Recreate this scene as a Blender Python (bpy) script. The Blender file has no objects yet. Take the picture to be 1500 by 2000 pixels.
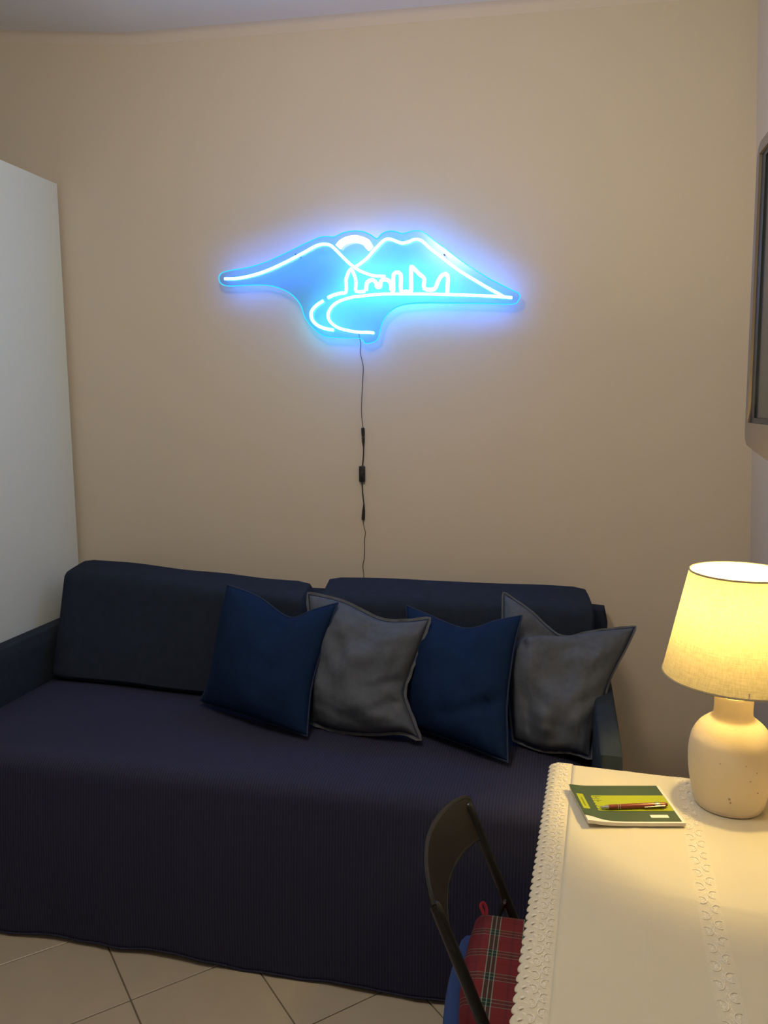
import bpy, bmesh, math, random
from mathutils import Vector, Matrix, noise

SC = bpy.context.scene
COL = SC.collection
random.seed(7)

# ------------------------------------------------------------------ camera
F_PX = 1550.0                                   # focal length in pixels of a 1500 x 2000 frame
YAW, PITCH, ROLL = math.radians(12.77), math.radians(7.88), math.radians(-0.2)
cd = bpy.data.cameras.new('camera')
cd.sensor_fit = 'VERTICAL'; cd.sensor_height = 36.0; cd.lens = 36.0 * F_PX / 2000.0
cd.clip_start = 0.02
cam = bpy.data.objects.new('camera', cd); COL.objects.link(cam)
fwd = Vector((-math.sin(YAW) * math.cos(PITCH), math.cos(YAW) * math.cos(PITCH), -math.sin(PITCH)))
rt = Vector((math.cos(YAW), math.sin(YAW), 0.0)); up = rt.cross(fwd)
r2 = math.cos(ROLL) * rt + math.sin(ROLL) * up
u2 = -math.sin(ROLL) * rt + math.cos(ROLL) * up
m = Matrix((r2, u2, -fwd)).transposed().to_4x4(); m.translation = Vector((0, -2.95, 1.58))
cam.matrix_world = m
SC.camera = cam

# ------------------------------------------------------------------ world, added fill light, exposure
w = bpy.data.worlds.new('world'); SC.world = w; w.use_nodes = True
w.node_tree.nodes['Background'].inputs[0].default_value = (0.05, 0.05, 0.055, 1)
w.node_tree.nodes['Background'].inputs[1].default_value = 0.3
ld = bpy.data.lights.new('added_room_fill', 'POINT')  # unseen point light added to fill the room and brighten the wall
ld.energy = 30; ld.color = (1.0, 0.87, 0.70); ld.shadow_soft_size = 0.16
lo = bpy.data.objects.new('added_room_fill', ld); COL.objects.link(lo); lo.location = (-0.6, -1.85, 2.55)
vs = SC.view_settings
SC.display_settings.display_device = 'sRGB'
vs.view_transform = 'Standard'; vs.look = 'None'; vs.exposure = 0.28; vs.gamma = 1.0; vs.use_curve_mapping = False
SC.cycles.use_denoising = True
SC.cycles.max_bounces = 10; SC.cycles.diffuse_bounces = 5; SC.cycles.transparent_max_bounces = 12
SC.cycles.sample_clamp_indirect = 4.0
NEON = 3.4; BULB = 1.6


# ------------------------------------------------------------------ materials
def nodes(name):
    mt = bpy.data.materials.new(name); mt.use_nodes = True
    nt = mt.node_tree
    return mt, nt, nt.nodes['Principled BSDF']

def nd(nt, kind, **kw):
    n = nt.nodes.new(kind)
    for k, v in kw.items():
        if k.startswith('i_'):
            n.inputs[k[2:].replace('_', ' ')].default_value = v
        else:
            setattr(n, k, v)
    return n

def mat(name, col, rough=0.6, metal=0.0, var=0.0, vscale=8.0, bump=0.0, bscale=60.0, spec=0.5, sheen=0.0, weave=0.0, wscale=400.0, stretch=(1, 1, 1)):
    mt, nt, b = nodes(name)
    b.inputs['Base Color'].default_value = (*col, 1); b.inputs['Roughness'].default_value = rough
    b.inputs['Metallic'].default_value = metal; b.inputs['Specular IOR Level'].default_value = spec
    if sheen: b.inputs['Sheen Weight'].default_value = sheen
    tc = nd(nt, 'ShaderNodeTexCoord'); mp = nd(nt, 'ShaderNodeMapping'); mp.inputs['Scale'].default_value = stretch
    nt.links.new(tc.outputs['Object'], mp.inputs[0])
    if var:
        n = nd(nt, 'ShaderNodeTexNoise', i_Scale=vscale, i_Detail=4.0)
        nt.links.new(mp.outputs[0], n.inputs['Vector'])
        r = nd(nt, 'ShaderNodeMapRange'); r.inputs[1].default_value = 0.25; r.inputs[2].default_value = 0.75
        r.inputs[3].default_value = 1 - var; r.inputs[4].default_value = 1 + var
        nt.links.new(n.outputs['Fac'], r.inputs[0])
        mx = nd(nt, 'ShaderNodeVectorMath', operation='SCALE'); mx.inputs[0].default_value = col
        nt.links.new(r.outputs[0], mx.inputs['Scale']); nt.links.new(mx.outputs[0], b.inputs['Base Color'])
    h = None
    if bump:
        n = nd(nt, 'ShaderNodeTexNoise', i_Scale=bscale, i_Detail=3.0)
        nt.links.new(mp.outputs[0], n.inputs['Vector'])
        bp = nd(nt, 'ShaderNodeBump', i_Strength=bump, i_Distance=0.004)
        nt.links.new(n.outputs['Fac'], bp.inputs['Height']); h = bp
    if weave:
        last = h
        for d in 'XZ':
            wv = nd(nt, 'ShaderNodeTexWave', bands_direction=d, i_Scale=wscale, i_Distortion=0.4)
            nt.links.new(tc.outputs['Object'], wv.inputs['Vector'])
            bp = nd(nt, 'ShaderNodeBump', i_Strength=weave, i_Distance=0.001)
            nt.links.new(wv.outputs['Fac'], bp.inputs['Height'])
            if last: nt.links.new(last.outputs[0], bp.inputs['Normal'])
            last = bp
        h = last
    if h: nt.links.new(h.outputs[0], b.inputs['Normal'])
    return mt

def emit(name, col, k):
    mt, nt, b = nodes(name); nt.nodes.remove(b)
    e = nd(nt, 'ShaderNodeEmission'); e.inputs[0].default_value = (*col, 1); e.inputs[1].default_value = k
    nt.links.new(e.outputs[0], nt.nodes['Material Output'].inputs[0])
    return mt

M = {}
M['wall'] = mat('beige_wall_paint', (0.655, 0.59, 0.485), 0.85, var=0.02, vscale=1.5, bump=0.08, bscale=220)
M['white_wall'] = mat('white_wall_paint', (0.66, 0.61, 0.56), 0.85, bump=0.08, bscale=220)
M['ceiling'] = mat('ceiling_paint', (0.76, 0.755, 0.75), 0.9, bump=0.05, bscale=150)
M['trim'] = mat('cove_paint', (0.67, 0.60, 0.505), 0.85)
M['tile'] = mat('beige_floor_tile', (0.46, 0.405, 0.32), 0.32, var=0.05, vscale=9, bump=0.03, bscale=40)
M['grout'] = mat('dark_grout', (0.16, 0.13, 0.10), 0.9)
M['laminate'] = mat('white_laminate', (0.72, 0.79, 0.77), 0.42)
M['steel'] = mat('brushed_steel', (0.6, 0.6, 0.6), 0.3, 1.0)
M['sofa'] = mat('navy_sofa_fabric', (0.020, 0.028, 0.048), 0.95, var=0.12, vscale=30, bump=0.25, bscale=700, spec=0.1)
M['sofa_arm'] = mat('navy_arm_fabric', (0.026, 0.036, 0.052), 0.95, var=0.1, vscale=30, bump=0.25, bscale=700, spec=0.1)
M['navy'] = mat('navy_pillow_cotton', (0.007, 0.021, 0.066), 0.95, var=0.08, vscale=40, bump=0.3, bscale=500, spec=0.1)
M['navy_seam'] = mat('navy_piping', (0.010, 0.026, 0.075), 0.95)
M['grey'] = mat('grey_pillow_linen', (0.090, 0.104, 0.136), 0.95, var=0.10, vscale=60, bump=0.35, bscale=500, spec=0.1)
M['grey_seam'] = mat('grey_flange', (0.09, 0.10, 0.12), 0.95, bump=0.3, bscale=300)
M['black_plastic'] = mat('black_plastic', (0.012, 0.012, 0.014), 0.4)
M['black_gloss'] = mat('black_enamel_tube', (0.012, 0.013, 0.012), 0.28)
M['chair_back'] = mat('black_chair_plastic', (0.014, 0.012, 0.011), 0.42)
M['wire'] = mat('thin_dark_wire', (0.07, 0.06, 0.06), 0.6)
M['black_cable'] = mat('black_cable', (0.02, 0.02, 0.022), 0.5)
M['blue_cushion'] = mat('blue_seat_cotton', (0.022, 0.05, 0.16), 0.95, bump=0.2, bscale=300)
M['red_ribbon'] = mat('red_ribbon', (0.42, 0.02, 0.035), 0.8)
M['cloth'] = mat('white_table_linen', (0.61, 0.565, 0.425), 0.9, var=0.015, vscale=12, weave=0.12, wscale=700, bump=0.05, bscale=20)
M['lace'] = mat('white_lace', (0.64, 0.59, 0.45), 0.85, bump=0.25, bscale=420, var=0.04, vscale=180)
M['satin'] = mat('satin_stitch', (0.88, 0.82, 0.68), 0.32, spec=0.6, bump=0.5, bscale=900)
M['table_wood'] = mat('white_table_paint', (0.7, 0.68, 0.64), 0.5)
M['ceramic'] = mat('matt_cream_ceramic', (0.74, 0.63, 0.46), 0.6, var=0.03, vscale=14, bump=0.12, bscale=90)
M['speck'] = mat('brown_speck', (0.35, 0.27, 0.18), 0.8)
M['socket'] = mat('lamp_socket', (0.75, 0.73, 0.68), 0.5)
M['pages'] = mat('paper_pages', (0.72, 0.68, 0.60), 0.9, var=0.12, vscale=600, stretch=(0.02, 0.02, 1))
M['cover'] = mat('dark_green_cover', (0.048, 0.080, 0.038), 0.45)
M['lime'] = mat('lime_print', (0.36, 0.41, 0.012), 0.45)
M['ink'] = mat('green_ink', (0.15, 0.22, 0.02), 0.5)
M['sticker'] = mat('white_sticker', (0.80, 0.76, 0.66), 0.6)
M['pen'] = mat('red_brown_pen', (0.20, 0.042, 0.024), 0.28)
M['chrome'] = mat('chrome', (0.80, 0.78, 0.74), 0.18, 1.0)
M['tv_bezel'] = mat('grey_brown_bezel', (0.17, 0.14, 0.115), 0.45)
M['tv_inner'] = mat('dark_screen_frame', (0.02, 0.026, 0.03), 0.35)
M['tv_screen'] = mat('dark_glossy_screen', (0.035, 0.04, 0.042), 0.22, spec=0.8)

# ribbed coverlet
def rib_mat():
    mt, nt, b = nodes('ribbed_purple_coverlet')
    b.inputs['Base Color'].default_value = (0.060, 0.050, 0.088, 1)
    b.inputs['Roughness'].default_value = 0.95
    b.inputs['Specular IOR Level'].default_value = 0.2
    tc = nd(nt, 'ShaderNodeTexCoord')
    wv = nd(nt, 'ShaderNodeTexWave', bands_direction='X', i_Scale=38.0, i_Distortion=0.25)
    wv.inputs['Detail Scale'].default_value = 3
    nt.links.new(tc.outputs['Object'], wv.inputs['Vector'])
    n = nd(nt, 'ShaderNodeTexNoise', i_Scale=500.0)
    nt.links.new(tc.outputs['Object'], n.inputs['Vector'])
    b1 = nd(nt, 'ShaderNodeBump', i_Strength=0.4, i_Distance=0.002); nt.links.new(wv.outputs['Fac'], b1.inputs['Height'])
    b2 = nd(nt, 'ShaderNodeBump', i_Strength=0.3, i_Distance=0.002); nt.links.new(n.outputs['Fac'], b2.inputs['Height'])
    nt.links.new(b1.outputs[0], b2.inputs['Normal']); nt.links.new(b2.outputs[0], b.inputs['Normal'])
    mx = nd(nt, 'ShaderNodeMix', data_type='RGBA'); mx.inputs[6].default_value = (0.023, 0.025, 0.053, 1); mx.inputs[7].default_value = (0.033, 0.035, 0.075, 1)
    nt.links.new(wv.outputs['Fac'], mx.inputs[0]); nt.links.new(mx.outputs[2], b.inputs['Base Color'])
    return mt
M['coverlet'] = rib_mat()

# red tartan: two sets of stripes multiplied over red
def tartan_mat():
    mt, nt, b = nodes('red_tartan_cotton')
    b.inputs['Roughness'].default_value = 0.9
    tc = nd(nt, 'ShaderNodeTexCoord'); sp = nd(nt, 'ShaderNodeSeparateXYZ'); nt.links.new(tc.outputs['Object'], sp.inputs[0])
    outs = []
    for ax, off in (('X', 0.30), ('Y', 0.10)):
        a = nd(nt, 'ShaderNodeMath', operation='MULTIPLY_ADD'); a.inputs[1].default_value = 1 / 0.064; a.inputs[2].default_value = off
        nt.links.new(sp.outputs[ax], a.inputs[0])
        fr = nd(nt, 'ShaderNodeMath', operation='FRACT'); nt.links.new(a.outputs[0], fr.inputs[0])
        cr = nd(nt, 'ShaderNodeValToRGB'); cr.color_ramp.interpolation = 'CONSTANT'
        red, grn, wht, mar = (0.15, 0.010, 0.012, 1), (0.005, 0.018, 0.010, 1), (0.20, 0.28, 0.20, 1), (0.10, 0.008, 0.010, 1)
        stops = [(0.0, red), (0.16, mar), (0.24, red), (0.48, wht), (0.51, grn), (0.62, wht), (0.65, grn), (0.75, wht), (0.78, red)]
        el = cr.color_ramp.elements
        el[0].position, el[0].color = stops[0]; el[1].position, el[1].color = stops[1]
        for p, c in stops[2:]:
            e = el.new(p); e.color = c
        nt.links.new(fr.outputs[0], cr.inputs[0]); outs.append(cr)
    mx = nd(nt, 'ShaderNodeMix', data_type='RGBA'); mx.inputs[0].default_value = 0.32
    nt.links.new(outs[0].outputs[0], mx.inputs[6]); nt.links.new(outs[1].outputs[0], mx.inputs[7])
    nt.links.new(mx.outputs[2], b.inputs['Base Color'])
    return mt
M['tartan'] = tartan_mat()

# lamp shade: linen that lets light through
def shade_mat():
    mt, nt, b = nodes('cream_linen_shade')
    tc = nd(nt, 'ShaderNodeTexCoord')
    col = None
    acc = None
    for st in ((1, 1, 14), (9, 9, 0.7)):
        mp = nd(nt, 'ShaderNodeMapping'); mp.inputs['Scale'].default_value = st
        nt.links.new(tc.outputs['Object'], mp.inputs[0])
        n = nd(nt, 'ShaderNodeTexNoise', i_Scale=38.0, i_Detail=3.0); nt.links.new(mp.outputs[0], n.inputs['Vector'])
        if acc is None: acc = n.outputs['Fac']
        else:
            ad = nd(nt, 'ShaderNodeMath', operation='ADD'); nt.links.new(acc, ad.inputs[0]); nt.links.new(n.outputs['Fac'], ad.inputs[1]); acc = ad.outputs[0]
    r = nd(nt, 'ShaderNodeMapRange'); r.inputs[1].default_value = 0.7; r.inputs[2].default_value = 1.25; r.inputs[3].default_value = 0.78; r.inputs[4].default_value = 1.05
    nt.links.new(acc, r.inputs[0])
    s1 = nd(nt, 'ShaderNodeVectorMath', operation='SCALE'); s1.inputs[0].default_value = (0.64, 0.565, 0.41)
    s2 = nd(nt, 'ShaderNodeVectorMath', operation='SCALE'); s2.inputs[0].default_value = (0.195, 0.17, 0.10)
    for s in (s1, s2): nt.links.new(r.outputs[0], s.inputs['Scale'])
    d = nd(nt, 'ShaderNodeBsdfDiffuse'); t = nd(nt, 'ShaderNodeBsdfTranslucent')
    nt.links.new(s1.outputs[0], d.inputs[0]); nt.links.new(s2.outputs[0], t.inputs[0])
    mx = nd(nt, 'ShaderNodeMixShader'); mx.inputs[0].default_value = 0.42
    nt.links.new(d.outputs[0], mx.inputs[1]); nt.links.new(t.outputs[0], mx.inputs[2])
    nt.nodes.remove(b); nt.links.new(mx.outputs[0], nt.nodes['Material Output'].inputs[0])
    return mt
M['shade'] = shade_mat()

def acrylic_mat():
    mt, nt, b = nodes('glow_tinted_acrylic')
    t = nd(nt, 'ShaderNodeBsdfTransparent'); t.inputs[0].default_value = (0.70, 0.89, 1.0, 1)  # clear sheet tinted blue to imitate the glow round the tubes
    g = nd(nt, 'ShaderNodeBsdfGlossy'); g.inputs[0].default_value = (1, 1, 1, 1); g.inputs['Roughness'].default_value = 0.15
    mx = nd(nt, 'ShaderNodeMixShader'); mx.inputs[0].default_value = 0.04
    nt.links.new(t.outputs[0], mx.inputs[1]); nt.links.new(g.outputs[0], mx.inputs[2])
    df = nd(nt, 'ShaderNodeBsdfDiffuse'); df.inputs[0].default_value = (0.75, 0.9, 1.0, 1)      # slight haze in the sheet
    tl = nd(nt, 'ShaderNodeBsdfTranslucent'); tl.inputs[0].default_value = (0.75, 0.9, 1.0, 1)
    hz = nd(nt, 'ShaderNodeMixShader'); nt.links.new(df.outputs[0], hz.inputs[1]); nt.links.new(tl.outputs[0], hz.inputs[2])
    m2 = nd(nt, 'ShaderNodeMixShader'); m2.inputs[0].default_value = 0.03
    nt.links.new(mx.outputs[0], m2.inputs[1]); nt.links.new(hz.outputs[0], m2.inputs[2])
    nt.nodes.remove(b); nt.links.new(m2.outputs[0], nt.nodes['Material Output'].inputs[0])
    return mt
M['acrylic'] = acrylic_mat()
M['neon_ice'] = emit('ice_blue_neon', (0.07, 0.245, 1.0), 11.0 * NEON)
M['neon_green'] = emit('green_white_neon', (0.07, 0.70, 0.72), 4.2 * NEON)
M['neon_sun'] = emit('pink_white_neon', (1.0, 0.62, 0.74), 1.7 * NEON)
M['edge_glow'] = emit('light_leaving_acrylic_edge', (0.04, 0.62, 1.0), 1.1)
M['bulb'] = emit('warm_bulb', (1.0, 0.71, 0.235), 270.0 * BULB)

# ------------------------------------------------------------------ geometry helpers (all return verts, faces in room coordinates)
BASE = {}
def link_mesh(name, geo, m_, base, smooth):
    V, F = geo
    me = bpy.data.meshes.new(name)
    me.from_pydata([(v[0] - base[0], v[1] - base[1], v[2] - base[2]) for v in V], [], F)
    me.update()
    if smooth:
        me.shade_smooth()
        if smooth != 'full':
            me.set_sharp_from_angle(angle=math.radians(38))
    me.materials.append(m_)
    return bpy.data.objects.new(name, me)

def thing(name, label, cat, base, group=None):
    o = bpy.data.objects.new(name, None); COL.objects.link(o); o.location = base
    o.empty_display_size = 0.05
    BASE[o] = tuple(base); o['label'] = label; o['category'] = cat
    if group: o['group'] = group
    return o

def part(name, geo, m_, parent, label=None, smooth=True, stuff=False):
    b = BASE[parent]
    o = link_mesh(name, geo, m_, b, smooth); COL.objects.link(o); o.parent = parent; BASE[o] = b
    if label: o['label'] = label
    if stuff: o['kind'] = 'stuff'
    return o

def solo(name, geo, m_, label, cat, base, smooth=True, group=None):
    o = link_mesh(name, geo, m_, base, smooth); COL.objects.link(o); o.location = base; BASE[o] = tuple(base)
    o['label'] = label; o['category'] = cat
    if group: o['group'] = group
    return o

def struct(name, geo, m_, smooth=False):
    o = link_mesh(name, geo, m_, (0, 0, 0), smooth); COL.objects.link(o); o['kind'] = 'structure'; BASE[o] = (0, 0, 0)
    return o

def join(*gs):
    V, F = [], []
    for v, f in gs:
        n = len(V); V += [tuple(p) for p in v]; F += [tuple(i + n for i in q) for q in f]
    return V, F

def trans(geo, fn):
    return [fn(Vector(v)) for v in geo[0]], geo[1]

def from_bm(bm):
    bm.verts.index_update()
    g = ([v.co.copy() for v in bm.verts], [tuple(v.index for v in f.verts) for f in bm.faces]); bm.free(); return g

def hexa(c, bevel=0.0, seg=2):
    bm = bmesh.new(); vs_ = [bm.verts.new(p) for p in c]
    for q in ((0, 2, 3, 1), (4, 5, 7, 6), (0, 1, 5, 4), (2, 6, 7, 3), (0, 4, 6, 2), (1, 3, 7, 5)):
        bm.faces.new([vs_[i] for i in q])
    if bevel:
        bmesh.ops.bevel(bm, geom=bm.edges[:], offset=bevel, segments=seg, affect='EDGES', profile=0.5)
    bmesh.ops.recalc_face_normals(bm, faces=bm.faces[:])
    return from_bm(bm)

def box(x0, x1, y0, y1, z0, z1, bevel=0.0, seg=2):
    return hexa([(x, y, z) for z in (z0, z1) for y in (y0, y1) for x in (x0, x1)], bevel, seg)

def softbox(c, r, puff=0.0, n=14, lump=0.0, seed=0):
    """rounded, slightly stuffed block through eight corners (x fastest, then y, then z); r = rounding per axis, 0..1"""
    c = [Vector(p) for p in c]
    bm = bmesh.new(); bmesh.ops.create_cube(bm, size=2.0)
    bmesh.ops.subdivide_edges(bm, edges=bm.edges[:], cuts=n, use_grid_fill=True)
    for v in bm.verts:
        p = v.co.copy(); q = Vector([max(-(1 - r[i]), min(1 - r[i], p[i])) for i in range(3)])
        d = Vector([(p[i] - q[i]) / r[i] for i in range(3)])
        if d.length > 1e-6:
            d.normalize(); p = q + Vector([d[i] * r[i] for i in range(3)])
        s = p.copy()
        for i in range(3):
            j, k = (i + 1) % 3, (i + 2) % 3
            s[i] = p[i] * (1 + puff * (1 - p[j] ** 2) * (1 - p[k] ** 2))
        a, b, e = [(s[i] + 1) / 2 for i in range(3)]
        L = lambda A, B, t: A * (1 - t) + B * t
        w_ = L(L(L(c[0], c[1], a), L(c[2], c[3], a), b), L(L(c[4], c[5], a), L(c[6], c[7], a), b), e)
        if lump:
            w_ = w_ + noise.noise_vector(w_ * 4.0 + Vector((seed, 0, 0))) * lump
        v.co = w_
    bmesh.ops.recalc_face_normals(bm, faces=bm.faces[:])
    return from_bm(bm)

def smooth_path(pts, n=6, closed=False):
    P = [Vector(p) for p in pts]; out = []
    N = len(P); last = N if closed else N - 1
    for i in range(last):
        g = (lambda k: P[k % N]) if closed else (lambda k: P[max(0, min(N - 1, k))])
        p0, p1, p2, p3 = g(i - 1), g(i), g(i + 1), g(i + 2)
        for k in range(n):
            t = k / n
            out.append(0.5 * ((2 * p1) + (-p0 + p2) * t + (2 * p0 - 5 * p1 + 4 * p2 - p3) * t * t + (-p0 + 3 * p1 - 3 * p2 + p3) * t ** 3))
    if not closed: out.append(P[-1])
    return out

def tube(pts, r, seg=10, n=0, closed=False, flat=None):
    P = smooth_path(pts, n, closed) if n else [Vector(p) for p in pts]
    V, F = [], []; N = len(P)
    R = r if hasattr(r, '__len__') else [r] * N
    if len(R) != N: R = [R[min(len(R) - 1, int(i * len(R) / N))] for i in range(N)]
    ref = None
    for i, p in enumerate(P):
        a = P[(i - 1) % N] if (closed or i > 0) else p; b = P[(i + 1) % N] if (closed or i < N - 1) else p
        t = (b - a).normalized()
        if ref is None:
            ref = t.orthogonal().normalized()
        ref = (ref - t * ref.dot(t)).normalized(); bi = t.cross(ref)
        for k in range(seg):
            an = 2 * math.pi * k / seg
            V.append(p + (ref * math.cos(an) + bi * math.sin(an)) * R[i])
    for i in range(N if closed else N - 1):
        j = (i + 1) % N
        for k in range(seg):
            k2 = (k + 1) % seg; F.append((i * seg + k, i * seg + k2, j * seg + k2, j * seg + k))
    if not closed:
        F.append(tuple(range(seg))[::-1]); F.append(tuple((N - 1) * seg + k for k in range(seg)))
    return V, F

def lathe(prof, c, seg=48, closed=False):
    """profile of (radius, z) around the vertical axis through c"""
    V, F = [], []; N = len(prof)
    for r, z in prof:
        for k in range(seg):
            a = 2 * math.pi * k / seg; V.append((c[0] + r * math.cos(a), c[1] + r * math.sin(a), z))
    for i in range(N if closed else N - 1):
        j = (i + 1) % N
        for k in range(seg):
            k2 = (k + 1) % seg; F.append((i * seg + k, i * seg + k2, j * seg + k2, j * seg + k))
    if not closed:
        if prof[0][0] > 1e-4: F.append(tuple(range(seg))[::-1])
        if prof[-1][0] > 1e-4: F.append(tuple((N - 1) * seg + k for k in range(seg)))
    return V, F

def grid(nu, nv, fn):
    V = [fn(i / nu, j / nv) for j in range(nv + 1) for i in range(nu + 1)]
    F = [(j * (nu + 1) + i, j * (nu + 1) + i + 1, (j + 1) * (nu + 1) + i + 1, (j + 1) * (nu + 1) + i) for j in range(nv) for i in range(nu)]
    return V, F

def slab(geo_top, off):
    """close a grid surface into a thin solid by adding a shifted copy and the rim"""
    V, F = geo_top; n = len(V)
    V2 = [tuple(v) for v in V] + [tuple(Vector(v) + Vector(off)) for v in V]
    F2 = list(F) + [tuple(i + n for i in q)[::-1] for q in F]
    from collections import Counter
    E = Counter()
    for q in F:
        for a, b in zip(q, q[1:] + q[:1]): E[(a, b)] += 1
    for (a, b) in list(E):
        if (b, a) not in E: F2.append((b, a, a + n, b + n))
    return V2, F2

# ------------------------------------------------------------------ the room
XL, YF = -3.05, -4.45                     # left wall, wall behind the camera
def ceil_z(x):
    P = [(-3.3, 3.05), (-2.22, 3.03), (-1.66, 2.965), (-1.045, 2.949), (-0.66, 2.940), (-0.077, 2.924), (0.8, 2.902)]
    for (a, za), (b, zb) in zip(P, P[1:]):
        if x <= b:
            t = (x - a) / (b - a); return za + (zb - za) * t
    return P[-1][1]
def xr(z): return 0.692 - 0.0425 * z       # the right-hand wall leans a little

struct('wall_back', box(XL - 0.1, 0.85, 0.0, 0.1, -0.05, 3.15), M['wall'])
struct('wall_left', box(XL - 0.1, XL, YF, 0.0, -0.05, 3.15), M['white_wall'])
struct('wall_front', box(XL - 0.1, 0.85, YF - 0.1, YF, -0.05, 3.15), M['white_wall'])
z0, z1 = -0.05, 3.15
struct('wall_right', hexa([(xr(z0), YF, z0), (xr(z0) + .1, YF, z0), (xr(z0), 0, z0), (xr(z0) + .1, 0, z0),
                           (xr(z1), YF, z1), (xr(z1) + .1, YF, z1), (xr(z1), 0, z1), (xr(z1) + .1, 0, z1)]), M['white_wall'])
xs = [XL - 0.05 + (0.75 - XL) * i / 60 for i in range(61)]
cg = slab(grid(60, 2, lambda u, v: (xs[round(u * 60)], YF * v, ceil_z(xs[round(u * 60)]))), (0, 0, 0.1))
struct('ceiling', cg, M['ceiling'], True)
# shallow cove between wall and ceiling
prof = [(0.0, -0.034), (0.0015, -0.032), (0.003, -0.026), (0.006, -0.016), (0.011, -0.008), (0.019, -0.003), (0.030, 0.0), (0.032, 0.006), (0.0, 0.006)]
V, F = [], []
for x in xs:
    xx = min(x, 0.565)
    for d, dz in prof: V.append((xx, -d, ceil_z(xx) + dz))
n = len(prof)
for i in range(60):
    for k in range(n):
        k2 = (k + 1) % n; F.append((i * n + k, i * n + k2, (i + 1) * n + k2, (i + 1) * n + k))
struct('trim_1', (V, F), M['trim'], True)

# floor: grout bed with separate diagonal tiles
fl = struct('floor', box(XL, 0.70, YF, 0.0, -0.06, -0.004), M['grout'])
S = 0.334; D2 = S * math.sqrt(2) / 2
def clip(poly, a, b, c):                   # keep a*x + b*y <= c
    out = []
    for p, q in zip(poly, poly[1:] + poly[:1]):
        dp, dq = a * p[0] + b * p[1] - c, a * q[0] + b * q[1] - c
        if dp <= 0: out.append(p)
        if dp * dq < 0:
            t = dp / (dp - dq); out.append((p[0] + (q[0] - p[0]) * t, p[1] + (q[1] - p[1]) * t))
    return out
h_ = S / 2 * math.sqrt(2) - 0.0028
whole = None
def tile_geo(poly):
    k = len(poly)
    cx = sum(p[0] for p in poly) / k; cy = sum(p[1] for p in poly) / k
    ins = [(p[0] + (cx - p[0]) * 0.008, p[1] + (cy - p[1]) * 0.008) for p in poly]
    V = [(p[0], p[1], -0.006) for p in poly] + [(p[0], p[1], -0.0012) for p in poly] + [(p[0], p[1], 0.0) for p in ins]
    F = []
    for l in (0, 1):
        for i in range(k):
            j = (i + 1) % k; F.append((l * k + i, l * k + j, (l + 1) * k + j, (l + 1) * k + i))
    F.append(tuple(2 * k + i for i in range(k)))
    return V, F
# joints run along x + y = -2.315 + 0.4723 i and x - y = -0.335 + 0.4723 j
for i in range(-14, 10):
    for j in range(-14, 14):
        a = -2.315 + 0.4723 * (i + 0.5); b = -0.335 + 0.4723 * (j + 0.5)
        cx, cy = (a + b) / 2, (a - b) / 2
        if not (XL - .3 < cx < 1.0 and YF - .3 < cy < 0.3): continue
        poly = [(cx + h_, cy), (cx, cy + h_), (cx - h_, cy), (cx, cy - h_)]
        pc = clip(clip(clip(clip(poly, 1, 0, 0.69), -1, 0, -XL), 0, 1, 0.0), 0, -1, -YF)
        if len(pc) < 3: continue
        inside = len(pc) == 4 and all((p[0] - q[0]) ** 2 + (p[1] - q[1]) ** 2 < 1e-9 for p, q in zip(pc, poly))
        if inside:
            if whole is None:
                whole = link_mesh('tile', tile_geo([(h_, 0), (0, h_), (-h_, 0), (0, -h_)]), M['tile'], (0, 0, 0), False).data
            o = bpy.data.objects.new('tile', whole); o.location = (cx, cy, random.uniform(-0.0004, 0.0004))
        else:
            ar = abs(sum(p[0] * q[1] - q[0] * p[1] for p, q in zip(pc, pc[1:] + pc[:1]))) / 2
            if ar < 0.002: continue
            o = link_mesh('tile', tile_geo(pc), M['tile'], (0, 0, 0), False)
        COL.objects.link(o); o.parent = fl

# ------------------------------------------------------------------ wardrobe at the left
W = thing('wardrobe', 'tall plain white wardrobe with a flat side panel, left of the sofa', 'wardrobe', (-2.45, -0.37, 0.0))
x1, x0, yb, yf, zt = -1.988, -2.95, -0.022, -0.70, 2.442
part('side_panel', box(x1 - 0.018, x1, yf, yb, 0.0, zt, 0.0012, 1), M['laminate'], W)
part('side_panel', box(x0, x0 + 0.018, yf, yb, 0.0, zt, 0.0012, 1), M['laminate'], W)
part('top_panel', box(x0 + 0.0185, x1 - 0.0185, yf, yb, zt - 0.02, zt - 0.002), M['laminate'], W)
part('bottom_panel', box(x0 + 0.0185, x1 - 0.0185, yf, yb, 0.06, 0.08), M['laminate'], W)
part('back_panel', box(x0 + 0.0185, x1 - 0.0185, yb - 0.006, yb, 0.08, zt - 0.0205), M['laminate'], W)
part('plinth', box(x0 + 0.0185, x1 - 0.0185, yf + 0.04, yf + 0.055, 0.0, 0.0595), M['laminate'], W)
xm = (x0 + x1) / 2
for xa, xb, xh in ((x0, xm - 0.002, xm - 0.05), (xm + 0.002, x1, xm + 0.05)):
    d = part('door', box(xa, xb, yf - 0.021, yf - 0.002, 0.062, zt, 0.0012, 1), M['laminate'], W)
    part('handle', tube([(xh, yf - 0.022, 1.0), (xh, yf - 0.048, 1.01), (xh, yf - 0.048, 1.19), (xh, yf - 0.022, 1.2)], 0.006, 8), M['steel'], d)

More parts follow.
